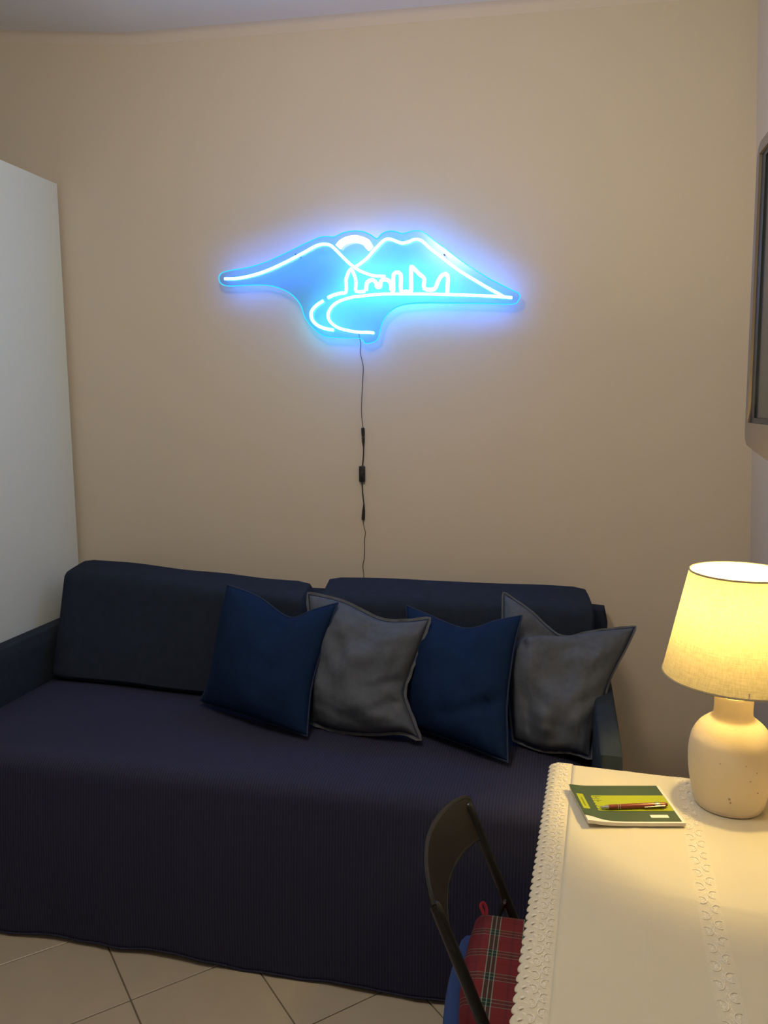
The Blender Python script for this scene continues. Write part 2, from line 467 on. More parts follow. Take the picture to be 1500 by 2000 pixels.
# ------------------------------------------------------------------ sofa bed
SB = thing('sofa_bed', 'navy fabric sofa bed with thin upright arms against the back wall', 'sofa', (-0.88, -0.55, 0.0))
part('base_frame', box(-1.90, 0.098, -0.98, -0.13, 0.10, 0.34, 0.01), M['sofa'], SB)
part('mattress', softbox([(x, y, z) for z in (0.342, 0.536) for y in (-1.015, -0.14) for x in (-1.897, 0.096)], (0.04, 0.08, 0.4), 0.0, 10), M['sofa'], SB)
def arm(xa, xb):
    return softbox([(x, y, z) for z in (0.08, 0.728) for y in (-1.04, -0.03) for x in (xa, xb)], (0.45, 0.05, 0.07), 0.0, 10)
part('armrest', arm(-1.968, -1.902), M['sofa_arm'], SB)
part('armrest', arm(0.102, 0.166), M['sofa_arm'], SB)
part('back_panel', softbox([(x, y, z) for z in (0.10, 0.862) for y in (-0.125, -0.025) for x in (-1.9, 0.168)], (0.035, 0.6, 0.1), 0.0, 12), M['sofa'], SB)
for x in (-1.93, 0.13):
    for y in (-0.98, -0.09):
        part('leg', lathe([(0.014, 0.0), (0.018, 0.004), (0.022, 0.075), (0.022, 0.1)], (x, y), 16), M['black_plastic'], SB)

# two long back cushions standing on the seat
def back_cushion(name, label, c, lump, seed, group):
    o = thing(name, label, 'cushion', (sum(p[0] for p in c[:4]) / 4, sum(p[1] for p in c[:4]) / 4, 0.560), group)
    part('cushion_cover', softbox(c, (0.05, 0.28, 0.13), 0.035, 18, lump, seed), M['sofa'], o)
    # stitched seams round the top panel
    def P(a, b, e):
        L = lambda A, B, t: Vector(A) * (1 - t) + Vector(B) * t
        return L(L(L(c[0], c[1], a), L(c[2], c[3], a), b), L(L(c[4], c[5], a), L(c[6], c[7], a), b), e)
    return o
LC = [(-1.848, -0.455, 0.560), (-0.800, -0.520, 0.560), (-1.872, -0.16, 0.560), (-0.83, -0.20, 0.560),
      (-1.895, -0.260, 0.930), (-0.845, -0.475, 0.925), (-1.880, -0.125, 0.962), (-0.870, -0.285, 0.944)]
back_cushion('back_cushion', 'long navy back cushion beside the wardrobe, left half of the sofa back', LC, 0.006, 1, 'long back cushions of the sofa')
RC = [(-0.775, -0.490, 0.560), (0.090, -0.50, 0.560), (-0.775, -0.16, 0.560), (0.090, -0.15, 0.560),
      (-0.800, -0.440, 0.925), (0.112, -0.40, 0.925), (-0.822, -0.235, 0.958), (0.088, -0.185, 0.956)]
back_cushion('back_cushion', 'long navy back cushion behind the right-hand pillows, near the lamp', RC, 0.006, 5, 'long back cushions of the sofa')

# ribbed coverlet over the mattress, hanging to the floor in front
def hem(x):
    return 0.012 + 0.016 * noise.noise(Vector((x * 3.1, 2.2, 0))) + 0.008 * noise.noise(Vector((x * 9.0, 7.7, 0)))
def cov(u, v):
    x = -1.897 + 1.992 * u
    side = min(u, 1 - u) * 1.992
    top = 0.545 + 0.010 * (1 - math.exp(-side / 0.10)) - 0.020 * math.exp(-side / 0.03)
    r = 0.045; yb_, yf_ = -0.16, -1.030 - 0.006 * math.sin(x * 2.3)
    L1 = abs(yf_ - yb_) - r; L2 = r * math.pi / 2; L3 = top - r - max(0.003, hem(x))
    s = v * (L1 + L2 + L3)
    if s < L1:
        y = yb_ - s; z = top + 0.004 * noise.noise(Vector((x * 3, y * 4, 0.3)))
    elif s < L1 + L2:
        a = (s - L1) / r; y = yf_ + r - r * math.sin(a) - 0; z = top - r + r * math.cos(a)
    else:
        d = s - L1 - L2; y = yf_; z = top - r - d
    if s > L1:
        q = min(1, (s - L1) / (L2 + L3))
        fold = noise.noise(Vector((x * 4.2, 0.0, q * 0.6))) * 0.020 + noise.noise(Vector((x * 11, 3.0, q * 0.8))) * 0.007
        y -= 0.035 * q + fold * q ** 1.3 + 0.012 * math.sin(q * math.pi)
    return (x, y, z)
cv = thing('coverlet', 'dark purple-navy ribbed coverlet spread over the sofa bed and hanging to the floor', 'bedspread', (-0.9, -0.6, 0.55))
o = part('coverlet_cloth', grid(220, 120, cov), M['coverlet'], cv, smooth='full')
md = o.modifiers.new('thickness', 'SOLIDIFY'); md.thickness = 0.003; md.offset = 1
hv = []
for i in range(221):
    a = Vector(cov(i / 220, 1.0)); hv.append(a + Vector((0, -0.001, 0.002)))
part('hem', tube(hv, 0.0028, 6), M['coverlet'], cv)

# ------------------------------------------------------------------ throw pillows
def pillow(label, c, edges, thick, m_, seam, flange, seed, wr, folds=(), group='throw pillows along the sofa'):
    """c: TL, TR, BR, BL in the room; edges: per side a list of (t, inward metres); folds: (s0,t0,s1,t1,depth,width)"""
    TL, TR, BR, BL = [Vector(p) for p in c]
    nrm = ((TR - TL).cross(BL - TL)).normalized()
    if nrm.y > 0: nrm = -nrm
    ctr = (TL + TR + BR + BL) / 4
    def prof_(lst, t):
        lst = [(0, 0)] + list(lst) + [(1, 0)]
        P = smooth_path([(a, b, 0) for a, b in lst], 8)
        for p, q in zip(P, P[1:]):
            if p.x <= t <= q.x + 1e-9:
                k = (t - p.x) / max(1e-9, q.x - p.x); return p.y + (q.y - p.y) * k
        return 0
    def edge(A, B, lst, t):
        p = A.lerp(B, t); inn = nrm.cross(B - A).normalized()
        if inn.dot(ctr - p) < 0: inn = -inn
        return p + inn * prof_(lst, t)
    n = 56
    et = [edge(TL, TR, edges[0], i / n) for i in range(n + 1)]; er = [edge(TR, BR, edges[1], i / n) for i in range(n + 1)]
    eb = [edge(BL, BR, edges[2], i / n) for i in range(n + 1)]; el = [edge(TL, BL, edges[3], i / n) for i in range(n + 1)]
    def flat(i, j):
        s, t = i / n, j / n
        return (et[i] * (1 - t) + eb[i] * t + el[j] * (1 - s) + er[j] * s
                - (TL * (1 - s) * (1 - t) + TR * s * (1 - t) + BL * (1 - s) * t + BR * s * t))
    def puff(s, t):
        g = lambda a: max(0.0, 1 - abs(2 * a - 1) ** 2.6)
        return (g(s) * g(t)) ** 0.55
    V, F, idx = [], [], {}
    for side in (0, 1):
        for j in range(n + 1):
            for i in range(n + 1):
                rim = i in (0, n) or j in (0, n)
                if side and rim: idx[(1, i, j)] = idx[(0, i, j)]; continue
                s, t = i / n, j / n; p = flat(i, j); k = puff(s, t)
                if side == 0:
                    d = thick * k
                    q = Vector((s * 3.2 + seed, t * 3.2, seed * 1.7))
                    d += wr * k * noise.noise(q * 1.6) + 0.5 * wr * (k ** 0.4) * noise.noise(Vector((s * 13 + seed, t * 5, 1.0))) * (abs(2 * s - 1) ** 2)
                    d += 0.45 * wr * (k ** 0.4) * noise.noise(Vector((s * 5, t * 14 + seed, 4.0))) * (abs(2 * t - 1) ** 2)
                    for (sa, ta, sb, tb, dep, wd, *sharp) in folds:
                        ax, ay = sb - sa, tb - ta; L = ax * ax + ay * ay
                        h = max(0, min(1, ((s - sa) * ax + (t - ta) * ay) / L))
                        dist = math.hypot(s - sa - ax * h, t - ta - ay * h)
                        if sharp:           # one lobe tucked in behind the other
                            sd = ((s - sa) * ay - (t - ta) * ax) / math.sqrt(L)
                            step_ = 0.5 + 0.5 * math.tanh(sd * sharp[0] / 0.012)
                            fade = (1 - h) ** 0.7 if 0 < h < 1 or dist < 0.1 else 0
                            d += dep * fade * min(1, k * 1.6) * (-step_ * math.exp(-(dist / wd) ** 2) + 0.45 * (1 - step_) * math.exp(-(dist / (1.3 * wd)) ** 2))
                            continue
                        d -= dep * math.exp(-(dist / wd) ** 2) * (1 - 0.7 * h) * min(1, k * 1.6)
                    p = p + nrm * d
                else:
                    p = p - nrm * thick * 0.45 * k
                idx[(side, i, j)] = len(V); V.append(p)
    for side in (0, 1):
        for j in range(n):
            for i in range(n):
                q = [idx[(side, i, j)], idx[(side, i + 1, j)], idx[(side, i + 1, j + 1)], idx[(side, i, j + 1)]]
                F.append(tuple(q) if side else tuple(q[::-1]))
    base = (ctr.x, ctr.y, min(BL.z, BR.z))
    o = thing('throw_pillow', label, 'pillow', base, group)
    part('pillow_cover', (V, F), m_, o, smooth='full')
    rim = et[:-1] + er[:-1] + eb[::-1][:-1] + el[::-1][:-1]
    if flange:
        N = len(rim); out = []
        for i, p in enumerate(rim):
            tg = (rim[(i + 1) % N] - rim[i - 1]).normalized(); nn = nrm.cross(tg).normalized()
            if nn.dot(p - ctr) < 0: nn = -nn
            wv = nrm * (0.003 * math.sin(i * 0.9 + seed) + 0.004 * noise.noise(Vector((i * 0.21, seed, 0))))
            out.append((p - nn * 0.003, p + nn * flange + wv))
        V2, F2 = [], []
        for sgn in (1, -1):
            for a, b in out: V2 += [a + nrm * 0.0012 * sgn, b + nrm * 0.0012 * sgn]
        for i in range(N):
            j = (i + 1) % N
            F2.append((2 * i, 2 * j, 2 * j + 1, 2 * i + 1)); F2.append((2 * N + 2 * i, 2 * N + 2 * i + 1, 2 * N + 2 * j + 1, 2 * N + 2 * j))
            F2.append((2 * i + 1, 2 * j + 1, 2 * N + 2 * j + 1, 2 * N + 2 * i + 1))
        part('seam_flange', (V2, F2), seam, o)
        part('stitching', tube([p + nrm * 0.0015 for p in rim], 0.0016, 5, closed=True), M['navy_seam'], o, label='dark stitch line')
    else:
        part('piping', tube(rim, 0.0032, 6, closed=True), seam, o)
    return o

pillow('dark navy throw pillow with a dented top, leftmost on the sofa',
       [(-1.102, -0.50, 0.968), (-0.690, -0.575, 0.946), (-0.739, -0.759, 0.574), (-1.185, -0.565, 0.574)],
       [[(0.3, 0.022), (0.6, 0.072), (0.8, 0.035)], [(0.2, 0.012), (0.6, 0.024), (0.85, 0.012)], [(0.5, 0.004)], [(0.4, 0.010), (0.75, 0.022)]],
       0.085, M['navy'], M['navy_seam'], 0, 2.0, 0.008, [(0.58, 0.0, 0.55, 0.35, 0.030, 0.10)])
pillow('grey throw pillow with ruffled flange, between the two navy pillows',
       [(-0.812, -0.50, 0.950), (-0.399, -0.560, 0.905), (-0.400, -0.720, 0.581), (-0.765, -0.655, 0.576)],
       [[(0.3, 0.004), (0.62, 0.034), (0.82, 0.024)], [(0.3, 0.030), (0.5, 0.052), (0.66, 0.060), (0.85, 0.028)], [(0.3, -0.012), (0.6, -0.004), (0.85, 0.012)], [(0.5, 0.012)]],
       0.088, M['grey'], M['grey_seam'], 0.010, 5.0, 0.028, [(0.62, 0.0, 0.55, 0.3, 0.020, 0.09), (1.0, 0.55, 0.72, 0.62, 0.022, 0.05), (1.0, 0.72, 0.75, 0.80, 0.018, 0.04)])
pillow('dark navy throw pillow between the two grey pillows',
       [(-0.494, -0.440, 0.913), (-0.111, -0.56, 0.933), (-0.131, -0.806, 0.574), (-0.455, -0.620, 0.576)],
       [[(0.2, 0.022), (0.55, 0.056), (0.8, 0.022)], [(0.25, 0.016), (0.6, 0.020), (0.85, 0.008)], [(0.5, 0.004)], [(0.5, 0.012)]],
       0.085, M['navy'], M['navy_seam'], 0, 9.0, 0.008, [(0.60, 0.0, 0.58, 0.3, 0.022, 0.10), (0.95, 0.62, 0.45, 0.80, 0.016, 0.05), (0.86, 0.65, 0.88, 1.0, 0.014, 0.04)])
pillow('grey throw pillow creased down its middle, rightmost, over the right armrest',
       [(-0.176, -0.43, 0.968), (0.226, -0.49, 0.897), (0.096, -0.735, 0.576), (-0.122, -0.655, 0.576)],
       [[(0.22, 0.034), (0.5, 0.088), (0.72, 0.048)], [(0.18, 0.008), (0.45, 0.022), (0.7, 0.014), (0.86, 0.012)], [(0.4, -0.01), (0.75, 0.004)], [(0.4, -0.012), (0.75, -0.004)]],
       0.095, M['grey'], M['grey_seam'], 0.007, 13.0, 0.027, [(0.54, -0.02, 0.10, 0.36, 0.085, 0.13, -1), (0.22, 0.30, 0.02, 0.40, 0.03, 0.04), (0.98, 0.55, 0.70, 0.72, 0.018, 0.06)])

# ------------------------------------------------------------------ neon sign on the wall
SIGN = {
'left':[(-1.268,2.044),(-1.215,2.044),(-1.149,2.054),(-1.084,2.072),(-1.019,2.097),(-0.955,2.125),(-0.912,2.145),(-0.887,2.152),(-0.867,2.152),(-0.850,2.147),(-0.830,2.130),(-0.797,2.097),(-0.768,2.071),(-0.740,2.053),(-0.719,2.044),(-0.689,2.034),(-0.646,2.030)],
'right':[(-0.760,2.065),(-0.719,2.091),(-0.689,2.120),(-0.663,2.145),(-0.646,2.157),(-0.631,2.159),(-0.612,2.153),(-0.590,2.144),(-0.574,2.143),(-0.557,2.147),(-0.540,2.153),(-0.523,2.152),(-0.506,2.142),(-0.481,2.119),(-0.448,2.093),(-0.406,2.060),(-0.365,2.031),(-0.323,2.005),(-0.282,1.980),(-0.241,1.957),(-0.219,1.944)],
'bay':[(-0.191,1.941),(-0.282,1.950),(-0.405,1.958),(-0.489,1.963),(-0.574,1.966),(-0.659,1.968),(-0.746,1.963),(-0.769,1.961),(-0.811,1.951),(-0.840,1.936),(-0.857,1.917),(-0.863,1.897),(-0.854,1.874),(-0.825,1.853),(-0.779,1.840),(-0.737,1.834),(-0.721,1.834),(-0.690,1.831)],
'arc':[(-0.880,1.951),(-0.903,1.938),(-0.923,1.919),(-0.928,1.901),(-0.921,1.879),(-0.900,1.861),(-0.871,1.850),(-0.843,1.845)],
'sky1':[(-0.863,1.961),(-0.842,1.970),(-0.815,1.976),(-0.794,1.979),(-0.792,2.008),(-0.792,2.027),(-0.774,2.061),(-0.758,2.029),(-0.755,2.007),(-0.755,1.981),(-0.721,1.980)],
'sky2':[(-0.718,1.982),(-0.716,2.002),(-0.711,2.013),(-0.695,2.019),(-0.681,2.010),(-0.677,1.995),(-0.665,1.994),(-0.662,2.013),(-0.648,2.019),(-0.632,2.013),(-0.625,1.999),(-0.624,1.980)],
'sky3':[(-0.624,1.977),(-0.616,1.979),(-0.615,2.036),(-0.589,2.035),(-0.588,1.978),(-0.564,1.975)],
'sky4':[(-0.564,1.974),(-0.551,1.975),(-0.551,2.055),(-0.544,2.056),(-0.522,2.034),(-0.503,2.016),(-0.503,1.983),(-0.467,1.979),(-0.454,2.004),(-0.440,2.025),(-0.419,2.026),(-0.420,1.966)],
'sun':[(-0.819,2.139),(-0.807,2.151),(-0.792,2.159),(-0.776,2.163),(-0.759,2.165),(-0.743,2.162),(-0.727,2.157),(-0.711,2.149),(-0.710,2.142),(-0.699,2.130)],
'edge':[(-1.295,2.048),(-1.290,2.060),(-1.278,2.069),(-1.240,2.076),(-1.174,2.083),(-1.104,2.100),(-1.035,2.125),(-0.958,2.156),(-0.915,2.172),(-0.894,2.179),(-0.869,2.181),(-0.846,2.178),(-0.832,2.180),(-0.807,2.190),(-0.782,2.194),(-0.758,2.195),(-0.729,2.191),(-0.721,2.188),(-0.699,2.177),(-0.678,2.164),(-0.661,2.179),(-0.644,2.186),(-0.626,2.188),(-0.605,2.184),(-0.584,2.177),(-0.563,2.181),(-0.542,2.185),(-0.521,2.183),(-0.500,2.173),(-0.470,2.148),(-0.429,2.118),(-0.375,2.076),(-0.325,2.042),(-0.263,2.004),(-0.190,1.966),(-0.172,1.958),(-0.165,1.946),(-0.170,1.932),(-0.189,1.920),(-0.282,1.925),(-0.406,1.930),(-0.490,1.933),(-0.554,1.932),(-0.597,1.925),(-0.627,1.909),(-0.649,1.887),(-0.662,1.862),(-0.669,1.838),(-0.675,1.813),(-0.693,1.799),(-0.724,1.795),(-0.740,1.813),(-0.794,1.816),(-0.836,1.819),(-0.874,1.823),(-0.908,1.842),(-0.933,1.865),(-0.952,1.889),(-0.962,1.913),(-0.968,1.933),(-0.985,1.959),(-1.012,1.984),(-1.046,2.001),(-1.080,2.012),(-1.115,2.017),(-1.176,2.019),(-1.242,2.018),(-1.271,2.021),(-1.289,2.031)],
}
NS = thing('neon_sign', 'glowing blue-green neon sign of a twin-peaked mountain, sun, skyline and bay curve on the wall', 'neon sign', (-0.74, -0.022, 1.98))
ol = smooth_path([(x, 0, z) for x, z in SIGN['edge']], 3, True)
bm = bmesh.new()
fa = bm.faces.new([bm.verts.new((p.x, -0.056, p.z)) for p in ol]); bmesh.ops.triangulate(bm, faces=[fa])
front = from_bm(bm)
k = len(front[0])
bv = [(v[0], -0.060, v[2]) for v in front[0]] + [(v[0], -0.056, v[2]) for v in front[0]]
bf = [tuple(q) for q in front[1]] + [tuple(i + k for i in q)[::-1] for q in front[1]]
part('backing_board', (bv, bf), M['acrylic'], NS, label='clear acrylic board cut to the outline', smooth=False)
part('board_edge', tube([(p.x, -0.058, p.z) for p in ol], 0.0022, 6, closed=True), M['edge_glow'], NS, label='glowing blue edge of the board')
def neon(key, m_, r=0.0048, y=-0.067, n=5, label=None):
    P = [(x, y, z) for x, z in SIGN[key]]
    part('neon_tube', tube(P, r, 10, n), m_, NS, label)
neon('left', M['neon_ice'], label='left mountain slope')
neon('right', M['neon_ice'], y=-0.069, label='right twin-peaked mountain line')
neon('bay', M['neon_ice'], label='curved bay line')
neon('arc', M['neon_green'], 0.0060, label='short inner bay arc')
for k_ in ('sky1', 'sky2', 'sky3', 'sky4'):
    neon(k_, M['neon_green'], 0.0062 if k_ == 'sky1' else 0.0074, n=3, label='skyline line')
neon('sun', M['neon_sun'], 0.0120, y=-0.074, label='thick pinkish white sun arc')
for x, z in ((-0.986, 2.121), (-0.432, 2.097)):
    part('mounting_screw', tube([(x, -0.001, z), (x, -0.063, z)], 0.0032, 10), M['black_plastic'], NS)

# ------------------------------------------------------------------ power cord hanging from the sign
PC = thing('power_cord', 'thin dark cord with inline switch hanging down the wall from the neon sign', 'cord', (-0.745, -0.008, 1.3))
part('wire', tube([(-.751, -.061, 1.842), (-.754, -.010, 1.800), (-.756, -.006, 1.762), (-.746, -.006, 1.715), (-.749, -.006, 1.648), (-.754, -.006, 1.552), (-.748, -.006, 1.480)], 0.0014, 6, 5), M['wire'], PC)
def barrel(a, b, rs):
    a, b = Vector(a), Vector(b)
    P = [a.lerp(b, t) for t, r in rs]
    return tube(P, [r for t, r in rs], 12)
part('plug_socket', barrel((-.748, -.009, 1.484), (-.747, -.009, 1.450), [(0, .0035), (.06, .0066), (.5, .0068), (1, .0056)]), M['black_plastic'], PC)
part('plug', barrel((-.747, -.009, 1.4495), (-.746, -.009, 1.412), [(0, .0045), (.1, .0058), (.5, .0054), (.75, .0036), (1, .0028)]), M['black_plastic'], PC)
part('cable', tube([(-.746, -.008, 1.413), (-.747, -.008, 1.375), (-.751, -.008, 1.335)], 0.0024, 8, 5), M['black_cable'], PC)
sw = part('inline_switch', box(-.763, -.7405, -.0185, -.003, 1.277, 1.338, 0.003, 3), M['black_plastic'], PC)
part('switch_button', box(-.7555, -.7475, -.0205, -.0180, 1.296, 1.318, 0.001, 2), M['black_cable'], sw)
part('cable', tube([(-.753, -.008, 1.278), (-.751, -.008, 1.235), (-.746, -.008, 1.188)], 0.0024, 8, 5), M['black_cable'], PC)
part('plug', barrel((-.746, -.009, 1.190), (-.7495, -.009, 1.130), [(0, .0028), (.25, .0042), (.4, .0056), (.85, .0066), (1, .0058)]), M['black_plastic'], PC)
part('wire', tube([(-.7495, -.008, 1.130), (-.749, -.006, 1.112), (-.742, -.006, 1.080), (-.745, -.006, 1.050), (-.746, -.006, .985), (-.753, -.006, .949), (-.749, -.006, .908), (-.753, -.006, .86), (-.750, -.006, .70), (-.748, -.006, .40)], 0.0014, 6, 5), M['wire'], PC)

# ------------------------------------------------------------------ table with lace-edged cloth
TA = math.radians(2.7); O = Vector((-0.005, -1.134, 0.0))
U = Vector((math.cos(TA), -math.sin(TA), 0)); Vv = Vector((-math.sin(TA), -math.cos(TA), 0))
def tp(u, v, z): return O + U * u + Vv * v + Vector((0, 0, z))
TW, TL_ = 0.605, 1.22
def tbox(u0, u1, v0, v1, z0, z1, bevel=0.0):
    return hexa([tp(u, v, z) for z in (z0, z1) for v in (v1, v0) for u in (u0, u1)], bevel, 2)
T = thing('table', 'narrow dining table standing against the right wall under a white cloth', 'table', tuple(tp(TW / 2, TL_ / 2, 0)))
part('table_top', tbox(0.012, TW, 0.004, TL_, 0.712, 0.7375, 0.003), M['table_wood'], T)
part('apron', join(tbox(0.10, 0.118, 0.09, TL_ - .06, 0.63, 0.7115), tbox(TW - .068, TW - .05, 0.09, TL_ - .06, 0.63, 0.7115),
                   tbox(0.118, TW - .068, 0.09, 0.108, 0.63, 0.7115), tbox(0.118, TW - .068, TL_ - .078, TL_ - .06, 0.63, 0.7115)), M['table_wood'], T, smooth=False)
for u in (0.118, TW - .068):
    for v in (0.108, TL_ - .078):
        part('leg', tbox(u - .0005 if u > .3 else u, (u if u > .3 else u + .04) if u < .3 else u, v, v + .04, 0, .7) if False else
             tbox(u if u < .3 else u - .04, u + .04 if u < .3 else u, v if v < .6 else v - .04, v + .04 if v < .6 else v, 0.0, 0.7115, 0.002), M['table_wood'], T)

TC = thing('tablecloth', 'white linen tablecloth with scalloped lace edge covering the narrow table', 'tablecloth', tuple(tp(TW / 2, TL_ / 2, 0.7385)))
ZC = 0.7395
def cloth_z(u, v):
    z = ZC + 0.0012 * noise.noise(Vector((u * 5, v * 4, 0.5)))
    for v0, sl, a in ((0.47, 0.10, 0.0016), (0.84, 0.03, 0.0012)):       # pressed fold lines
        z += a * math.exp(-((v - v0 - sl * (u - 0.2)) / 0.006) ** 2)
    z += 0.0010 * math.exp(-((u - 0.17 - 0.02 * v) / 0.006) ** 2)
    return z
def drop(s):                                   # s metres past the far edge
    return s
def panel(u, v):
    uu = 0.044 + (TW - 0.044) * u
    vv = -0.035 + (TL_ + 0.035) * v
    z = cloth_z(uu, vv)
    if vv < 0.004:                              # rolls over the far edge and hangs
        d = 0.004 - vv; r = 0.004
        a = min(math.pi / 2, d / r)
        return tp(uu, 0.004 - r * math.sin(a), z - r + r * math.cos(a) - max(0, d - r * math.pi / 2))
    return tp(uu, vv, z)
part('linen_panel', slab(grid(60, 150, panel), (0, 0, -0.0012)), M['cloth'], TC, smooth='full')
# scalloped lace edging, its outer edge bending down over the table side
NSC = 58; PER = 12
def edging(i, j, nu, nv):
    v = 0.001 + TL_ * j / nv
    ph = (j % PER) / PER
    sc = 0.0062 * math.sin(math.pi * ph) ** 0.7 if j % PER else 0.0
    t = i / nu
    u_out = -0.004 - sc
    u = u_out + (0.046 - u_out) * t
    z = cloth_z(u, v) + 0.0002 - 0.0009 * max(0.0, t - 0.92) / 0.08
    d = max(0.0, 0.012 - u); z -= 0.30 * d + 7 * d * d
    uu = u + 0.05 * d
    z += 0.0006 * noise.noise(Vector((u * 220, v * 220, 0)))
    return tp(uu, v, z)
nu, nv = 16, NSC * PER
EV = [edging(i, j, nu, nv) for j in range(nv + 1) for i in range(nu + 1)]
EF = [(j * (nu + 1) + i, j * (nu + 1) + i + 1, (j + 1) * (nu + 1) + i + 1, (j + 1) * (nu + 1) + i) for j in range(nv) for i in range(nu)]
part('lace_edging', slab((EV, EF), (0, 0, -0.0014)), M['lace'], TC, label='scalloped cream lace border', smooth='full')
def insert(u, v):
    uu = 0.262 + 0.050 * u; vv = 0.006 + (TL_ - 0.006) * v
    return tp(uu, vv, cloth_z(uu, vv) - 0.0006 + 0.0009 * math.sin(math.pi * u) ** 0.35 + 0.0003 * math.sin(math.pi * u) * noise.noise(Vector((uu * 200, vv * 200, 2))))
part('lace_insert', slab(grid(14, 420, insert), (0, 0, -0.0002)), M['lace'], TC, label='band of lace let into the cloth', smooth='full')

def petal(c, ang, a, b, h):
    """small raised embroidered leaf"""
    V, F = [], []; seg = 8
    for k, (s, q) in enumerate(((1.0, 0.0), (0.72, 0.75))):
        for i in range(seg):
            t = 2 * math.pi * i / seg; x, y = a * s * math.cos(t), b * s * math.sin(t)
            V.append((c[0] + x * math.cos(ang) - y * math.sin(ang), c[1] + x * math.sin(ang) + y * math.cos(ang), h * q))
    V.append((c[0], c[1], h))
    for i in range(seg):
        j = (i + 1) % seg; F.append((i, j, seg + j, seg + i)); F.append((seg + i, seg + j, 2 * seg))
    return V, F
def scroll(c, a0, r, flip):
    """C-shaped satin scroll with a spray of petals inside and two short sprigs"""
    gs = []
    P = [(c[0] + flip * r * math.cos(a0 + t * 4.0), c[1] + r * 1.25 * math.sin(a0 + t * 4.0), 0.0004) for t in [k / 12 for k in range(13)]]
    gs.append(tube(P, [0.0004 + 0.0010 * math.sin(math.pi * k / 12) for k in range(13)], 6))
    for k in range(4):
        a = a0 + 0.6 + k * 0.95
        gs.append(petal((c[0] + flip * 0.42 * r * math.cos(a), c[1] + 0.5 * r * math.sin(a)), (a if flip > 0 else math.pi - a), 0.40 * r, 0.19 * r, 0.0009))
    for k in (-1, 1):
        gs.append(petal((c[0] - flip * r * 1.25, c[1] + k * r * 0.45), -flip * k * 0.5, 0.34 * r, 0.12 * r, 0.0007))
    return gs
def motif_strip(uc, off, v0, v1, step, r, seed):
    gs = []; rnd = random.Random(seed); n_ = int((v1 - v0) / step)
    for q in range(n_):
        for side, dv in ((-1, 0.25), (1, 0.75)):
            a0 = 1.3 + rnd.uniform(-0.25, 0.25)
            gs += scroll((uc + side * off, v0 + (q + dv) * step), a0, r * rnd.uniform(0.92, 1.06), side)
        for k in range(3):                      # bars of the stem between the scrolls
            gs.append(petal((uc + 0.002 * math.sin(k * 2.1), v0 + (q + k / 3) * step), math.pi / 2 + 0.25 * (-1) ** k, step / 6.5, 0.0007, 0.0007))
    V, F = join(*gs)
    return [tp(x, y, cloth_z(x, y) + 0.0002 + z) for x, y, z in V], F
part('embroidery', (lambda g: ([tp(x, y, cloth_z(x, y) - 0.0006 + z) for x, y, z in g[0]], g[1]))(join(*[petal((0.0085 + 0.003 * (-1) ** k, 0.006 + k * 0.0105), 0.5 * (-1) ** k, 0.0048, 0.0020, 0.0012) for k in range(115)])), M['satin'], TC, stuff=True, smooth='full')
part('embroidery', motif_strip(0.0265, 0.0085, 0.006, TL_, 0.0285, 0.0070, 3), M['satin'], TC, stuff=True, smooth='full')
part('embroidery', motif_strip(0.287, 0.0105, 0.010, TL_, 0.041, 0.0088, 4), M['satin'], TC, stuff=True, smooth='full')

# ------------------------------------------------------------------ table lamp
LX, LY = 0.357, -1.258
L = thing('table_lamp', 'lit cream ceramic table lamp with a linen drum shade on the tablecloth', 'lamp', (LX, LY, 0.7415))
zb = 0.7425
prof = [(0.0, zb), (0.060, zb), (0.066, zb + .002), (0.070, zb + .010), (0.0745, zb + .030), (0.0805, zb + .062), (0.0832, zb + .088), (0.0835, zb + .108),
        (0.0825, zb + .126), (0.079, zb + .144), (0.073, zb + .158), (0.064, zb + .171), (0.053, zb + .181), (0.044, zb + .188), (0.0395, zb + .194),
        (0.0378, zb + .201), (0.0375, zb + .215), (0.0378, zb + .232), (0.0372, zb + .236), (0.034, zb + .238), (0.0, zb + .238)]
PB = smooth_path([(r, z, 0) for r, z in prof], 3)
body = part('ceramic_base', lathe([(max(0, p.x), p.y) for p in PB], (LX, LY), 64), M['ceramic'], L, smooth=True)
part('lamp_socket', lathe([(0.0, zb + .2385), (0.016, zb + .2385), (0.018, zb + .25), (0.018, zb + .374), (0.014, zb + .3785), (0.0, zb + .3785)], (LX, LY), 24), M['socket'], L)
zs = zb + .376
part('bulb', lathe([(0.0, zs + .0035), (0.010, zs + .0035), (0.011, zs + .014), (0.018, zs + .033), (0.0225, zs + .048), (0.022, zs + .062), (0.015, zs + .073), (0.006, zs + .078), (0.0, zs + .079)], (LX, LY), 32), M['bulb'], L, label='glowing round bulb')
Z0, Z1, R0, R1 = 1.020, 1.239, 0.143, 0.099
sh = [(R0, Z0), (R1, Z1), (R1 - 0.0016, Z1), (R0 - 0.0016, Z0)]
rows = []
for i in range(13):
    t = i / 12; rows.append((R0 + (R1 - R0) * t, Z0 + (Z1 - Z0) * t))
shade = part('lamp_shade', lathe(rows, (LX, LY), 96, closed=True) if False else (lambda g: (g[0], [f for f in g[1] if len(f) == 4]))(lathe(rows, (LX, LY), 96)), M['shade'], L, smooth='full')
for r, z in ((R0, Z0 + 0.001), (R1, Z1 - 0.001)):
    part('rim', tube([(LX + r * math.cos(a), LY + r * math.sin(a), z) for a in [2 * math.pi * k / 96 for k in range(96)]], 0.0020, 6, closed=True), M['shade'], shade)
zr = Z0 + 0.012
ring = [tube([(LX + 0.0185 * math.cos(a), LY + 0.0185 * math.sin(a), zr) for a in [2 * math.pi * k / 24 for k in range(24)]], 0.0016, 6, closed=True)]
